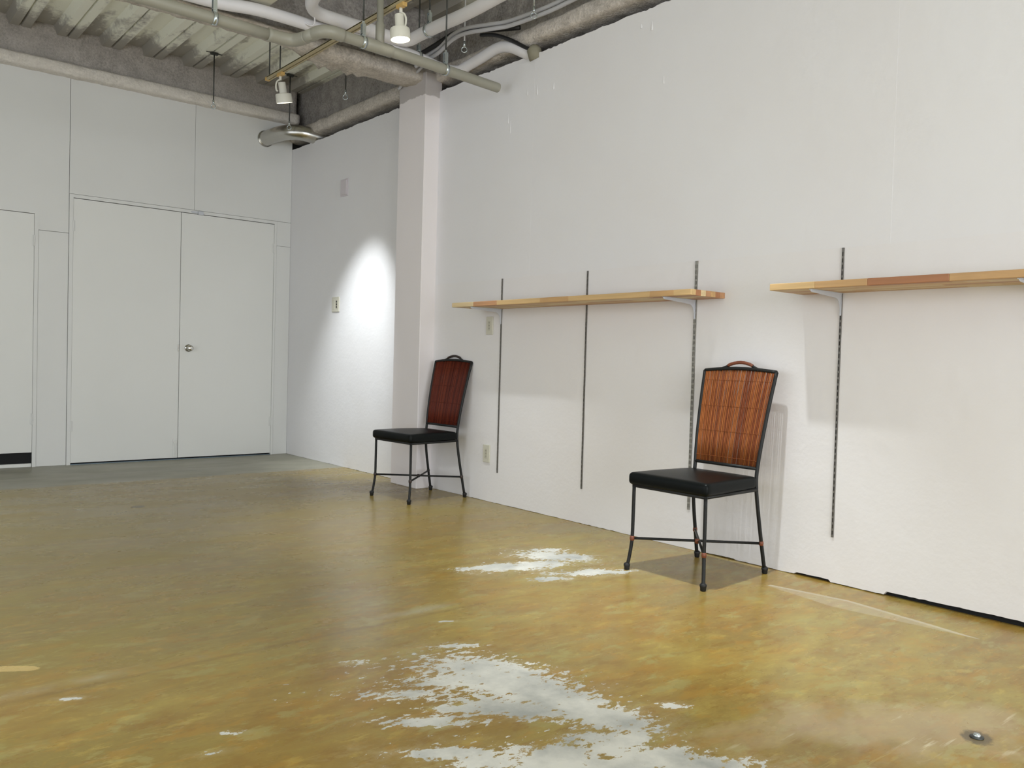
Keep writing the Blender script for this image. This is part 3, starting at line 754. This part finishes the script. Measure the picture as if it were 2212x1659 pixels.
# twin grey cables and black cables
for k, (dz, dy) in enumerate(((0.012,.0),(-.022,-.012))):
    p = smooth_path([(-.26,-2.62,3.17+dz),(-.235,-2.70,3.195+dz),(-.218,-2.85,3.22+dz),(-.235,-3.05,3.255+dz),(-.225,-3.20,3.262+dz),(-.16,-3.4+dy,3.25+dz),(-.115,-3.54+dy,3.245+dz),(-.075,-3.86+dy,3.25+dz),(-.06,-4.15+dy,3.265+dz),(-.055,-5.0,3.28+dz),(-.055,-8.0,3.28+dz),(-.055,-12.9,3.28+dz)], 6)
    tag(obj('cable', tube(nb(), p, .014, 8), M['conduit'], None, True), ('upper' if k == 0 else 'lower')+' of the two grey cables sagging along the shelf wall beam', 'cable', 'overhead cables')
p = smooth_path([(-.52,-2.62,3.17),(-.40,-2.66,3.175),(-.30,-2.70,3.20),(-.25,-2.82,3.24),(-.215,-3.05,3.285),(-.19,-3.2,3.272),(-.12,-3.35,3.25),(-.04,-3.55,3.23)], 6)
tag(obj('cable', tube(nb(), p, .017, 8), M['cable_black'], None, True), 'black cable looping below the two grey cables', 'cable', 'overhead cables')
p = smooth_path([(-.14,-3.25,3.235),(-.10,-3.36,3.215),(-.06,-3.48,3.16),(-.02,-3.60,3.085),(.02,-3.66,3.05)], 6)
tag(obj('cable', tube(nb(), p, .013, 8), M['cable_black'], None, True), 'black cable slanting down into the top of the shelf wall', 'cable', 'overhead cables')
tag(obj('wall_sleeve', tube(nb(), [(.01,-3.665,3.0),(-.002,-3.66,3.06),(.0,-3.655,3.085)], [.045,.05,.03], 10), pmat('putty', (138,134,116), .8, bump=.5, bscale=20), None, True), 'dull putty lump sealing pipes at the top of the shelf wall', 'pipe seal')
p = smooth_path([(-.20,-2.62,3.16),(-.185,-2.54,3.15),(-.165,-2.42,3.13),(-.15,-2.28,3.12),(-.15,-2.22,3.10)], 6)
tag(obj('cable', tube(nb(), p, .010, 8), M['conduit'], None, True), 'pale cable bent around the top of the white column', 'cable', 'overhead cables')

# flexible duct
dt = tag(empty('flexible_duct', (-.2,-.3,3.11)), 'ribbed aluminium duct bending from the shelf wall into the door wall', 'duct')
p = smooth_path([(-.285,.03,3.095),(-.275,-.10,3.098),(-.248,-.24,3.105),(-.19,-.36,3.11),(-.10,-.43,3.105),(.02,-.46,3.09),(.14,-.48,3.075),(.32,-.5,3.06)], 20)
at(obj('ribbed_tube', tube(nb(), p, [.070+(.0010 if i % 2 else 0) for i in range(len(p))], 26), M['duct'], dt, True), dt)
at(obj('wall_collar', tube(nb(), [(-.285,.02,3.095),(-.284,-.012,3.095)], .079, 22), M['duct'], dt), dt)

# air conditioner whose underside corner shows at the top edge
ac = tag(empty('air_conditioner', (-1.95,-3.3,3.2)), 'beige underside of a ceiling air unit at the top edge of the photo', 'air conditioner')
at(obj('casing', box(nb(), -2.6, -1.45, -3.6, -2.757, 3.2, 3.45, .008, 2), M['ac'], ac), ac)
at(obj('bottom_panel', box(nb(), -2.5, -1.55, -3.5, -2.85, 3.196, 3.2), M['ac'], ac), ac)

# hanging rods with eyes
def eye_rod(x, y, z0, z1, label, mat, foot=True):
    t = tag(empty('hanging_rod', (x,y,z0)), label, 'rod', 'threaded rods with ring ends')
    L = z1-z0
    obj('rod', tube(nb(), [(0,0,.045),(0,0,L)], .0055, 8), mat, t, True)
    obj('sleeve', tube(nb(), [(0,0,.036),(0,0,.075)], .0085, 8), M['zinc'], t, True)
    bm = nb(); ring = []
    d = Vector((.78,-.62,0))
    for i in range(20):
        a = 2*PI*i/20; ring.append(d*math.cos(a)*.019+Vector((0,0,.018+math.sin(a)*.019)))
    tube(bm, ring+[ring[0]], .0038, 6, cap=False); obj('ring_end', bm, M['zinc'], t, True)
    if foot:
        bm = nb(); box(bm, -.03, .03, -.016, .016, L-.022, L-.004); tube(bm, [(-.07,0,L-.008),(.07,0,L-.008)], .004, 6)
        obj('deck_clip', bm, M['rod'], t)
eye_rod(-1.003,-.571,3.115,3.6,'dark rod with ring hanging before the door wall, left of both spotlights',M['rod'])
eye_rod(-.274,-.514,3.09,3.6,'dark rod with ring hanging over the bent aluminium duct',M['rod'])
eye_rod(-.389,-1.80,3.06,3.6,'dark rod with ring hanging between the far spotlight and the column',M['rod'],False)
eye_rod(-.20,-3.145,3.13,3.6,'pale rod with ring hanging through the twin grey cables',M['rod_white'],False)
eye_rod(-.134,-3.80,3.19,3.6,'thin rod with ring hanging before the grey cables at top right',M['zinc'],False)

# pipe hangers: rod, turnbuckle strap and band
def hanger(x, y, z, R, label, axis, strap=.085):
    t = tag(empty('pipe_hanger', (x,y,z)), label, 'pipe hanger', 'zinc pipe hangers')
    obj('rod', tube(nb(), [(0,0,R+strap),(0,0,3.66-z)], .005, 8), M['rod'], t, True)
    bm = nb()
    for i in range(24):
        a, b = 2*PI*i/24, 2*PI*(i+1)/24
        for (u0, u1) in ((-.012,.012),):
            vs = []
            for u, an, rr in ((u0,a,R),(u1,a,R),(u1,b,R),(u0,b,R)):
                rr = R+.0025
                vs.append(Vector((u, rr*math.cos(an), rr*math.sin(an))) if axis == 'x' else Vector((rr*math.cos(an), u, rr*math.sin(an))))
            bm.faces.new([bm.verts.new(v) for v in vs])
    bmesh.ops.remove_doubles(bm, verts=bm.verts[:], dist=1e-5)
    bd = obj('band', bm, M['zinc'], t, True); sd_ = bd.modifiers.new('thick', 'SOLIDIFY'); sd_.thickness = .002; sd_.offset = 1
    bm = nb()
    for s in (-1, 1):
        box(bm, -.011, .011, s*.012-.0012, s*.012+.0012, R, R+strap-.012)
    box(bm, -.011, .011, -.013, .013, R+strap-.014, R+strap-.010); box(bm, -.011, .011, -.013, .013, R+.018, R+.021)
    tube(bm, [(0,-.022,R+.010),(0,.022,R+.010)], .005, 6); tube(bm, [(0,0,R+strap-.016),(0,0,R+strap+.006)], .009, 6)
    obj('turnbuckle', bm, M['zinc'], t)
hanger(-1.964,-3.214,zp,R_,'zinc hanger clamped on the left run of the grey drain pipe','x')
hanger(-1.183,-3.484,zp,R_*1.0,'zinc hanger clamped on the grey drain pipe left of its riser','x')
hanger(-.562,-3.444,zp,R_,'zinc hanger clamped on the grey drain pipe near its open end','x')
hanger(-.496,-3.148,3.2,.041,'zinc hanger holding the white wrapped pipe right of the lit spotlight','y')
hanger(-.36,-2.815,3.14,.038,'zinc hanger holding the white wrapped pipe above the column','x',.06)

# ------------------------------------------------------------------ track lights
def track(x, y0, y1, label):
    t = tag(empty('light_track', (x,(y0+y1)/2,3.1)), label, 'track', 'ceiling light tracks'); cy = (y0+y1)/2
    bm = nb(); box(bm, -.017, -.005, y0-cy, y1-cy, -.010, .012); box(bm, .005, .017, y0-cy, y1-cy, -.010, .012); box(bm, -.017, .017, y0-cy, y1-cy, .006, .014)
    obj('rail', bm, M['track'], t)
    obj('slot', box(nb(), -.005, .005, y0-cy, y1-cy-.06, -.002, .006), M['track_slot'], t)
    obj('end_cap', box(nb(), -.018, .018, y1-cy-.02, y1-cy+.01, -.011, .015, .002, 1), M['adapter'], t)
    y = y1-.03; k = 0
    for yy in (y1-.03, y1-.22, -4.4, -6.4, -8.4):
        obj('hanger_rod', tube(nb(), [(0,yy-cy,.014),(0,yy-cy,.5)], .005, 8), M['rod'], t, True)
    return t
track(-1.0, -9.3, -1.70, 'tan light track hung over the shelf wall, carrying the spotlights')
track(-4.0, -9.3, -1.70, 'added tan light track over the unseen left half of the room')  # out of view, added to carry the ambient spots

def spotlight(x, y, aim, power, cone, blend, label, tilt_cap, lens, side=1):
    t = tag(empty('track_spotlight', (x,y,3.09)), label, 'spotlight', 'cream track spotlights')
    obj('adapter', box(nb(), -.016, .016, -.045, .035, -.022, .004, .003, 1), M['adapter'], t)
    obj('stem', tube(nb(), [(0,0,-.018),(0,0,-.05)], .010, 10), M['lamp_white'], t, True)
    src = Vector((x,y,2.93)); d = (Vector(aim)-src).normalized()
    ax = Vector((0,0,-1)); ang = min(ax.angle(d), tilt_cap); rot = ax.cross(d)
    rot = Matrix.Rotation(ang, 4, rot.normalized()) if rot.length > 1e-6 else Matrix.Identity(4)
    Mh = Matrix.Translation((.022 if side == 1 else -.006, 0, -.125)) @ rot
    obj('arm', tube(nb(), smooth_path([(0,0,-.045),(-.018*side,.012*side,-.058),(-.026*side,.016*side,-.085),(-.024*side,.014*side,-.12),(-.016*side,.008*side,-.135)], 5), .0065, 8), M['lamp_white'], t, True)
    hd = obj('lamp_body', lathe(nb(), [(.0001,.062),(.025,.062),(.027,.059),(.027,-.012),(.030,-.016),(.055,-.020),(.059,-.026),(.060,-.085),(.057,-.085),(.056,-.045),(.0001,-.045)], 28, Mh), M['lamp_white'], t, True)
    es = hd.modifiers.new('split', 'EDGE_SPLIT'); es.split_angle = math.radians(40)
    obj('lens', lathe(nb(), [(.0001,-.066),(.030,-.068),(.054,-.060),(.054,-.056),(.0001,-.056)], 24, Mh), lens, hd, True)
    l = bpy.data.lights.new('spot', 'SPOT'); l.energy = power; l.color = LAMP_TINT; l.spot_size = math.radians(cone); l.spot_blend = blend; l.shadow_soft_size = .03
    lo = bpy.data.objects.new('lamp_light', l); COL.objects.link(lo); lo.parent = t
    p0 = Mh @ Vector((0,0,-.092)); lo.location = p0
    dd = (Vector(aim)-(Vector((x,y,3.09))+p0)).normalized()
    lo.rotation_euler = dd.to_track_quat('-Z', 'Y').to_euler()
    return t
labs = ['cream spotlight at the far end of the track, tilted toward the wall', 'lit cream spotlight with glowing lens, nearer on the track', 'cream spotlight on the track above the gap between the shelves', 'cream spotlight on the track nearest the shopfront']
for (y, aim, pw, cone, bl), lb in zip(LAMP_SPECS, labs):
    spotlight(-1.0, y, aim, pw, cone, bl, lb, math.radians(15), M['lens'], -1 if y == -3.60 else 1)
for k, (y, pw) in enumerate(ADDED_TRACK):
    spotlight(-4.0, y, (-4.0, y, 0), pw, 80, 1.0, ('far', 'middle', 'near')[k]+' added cream spotlight on the unseen left-hand track, for ambient light', .3, M['lens'])

# floor anchor stub in the foreground
an = tag(empty('floor_anchor', (-1.206,-7.007,0)), 'small cut-off metal anchor stub in a dark spot on the floor', 'anchor')
obj('stub', lathe(nb(), [(.010,0),(.010,.008),(.007,.011),(.0001,.011)], 10), M['zinc'], an, True)
obj('washer', lathe(nb(), [(.018,0),(.018,.003),(.010,.0035),(.0001,.0035)], 14), M['rod'], an, True)
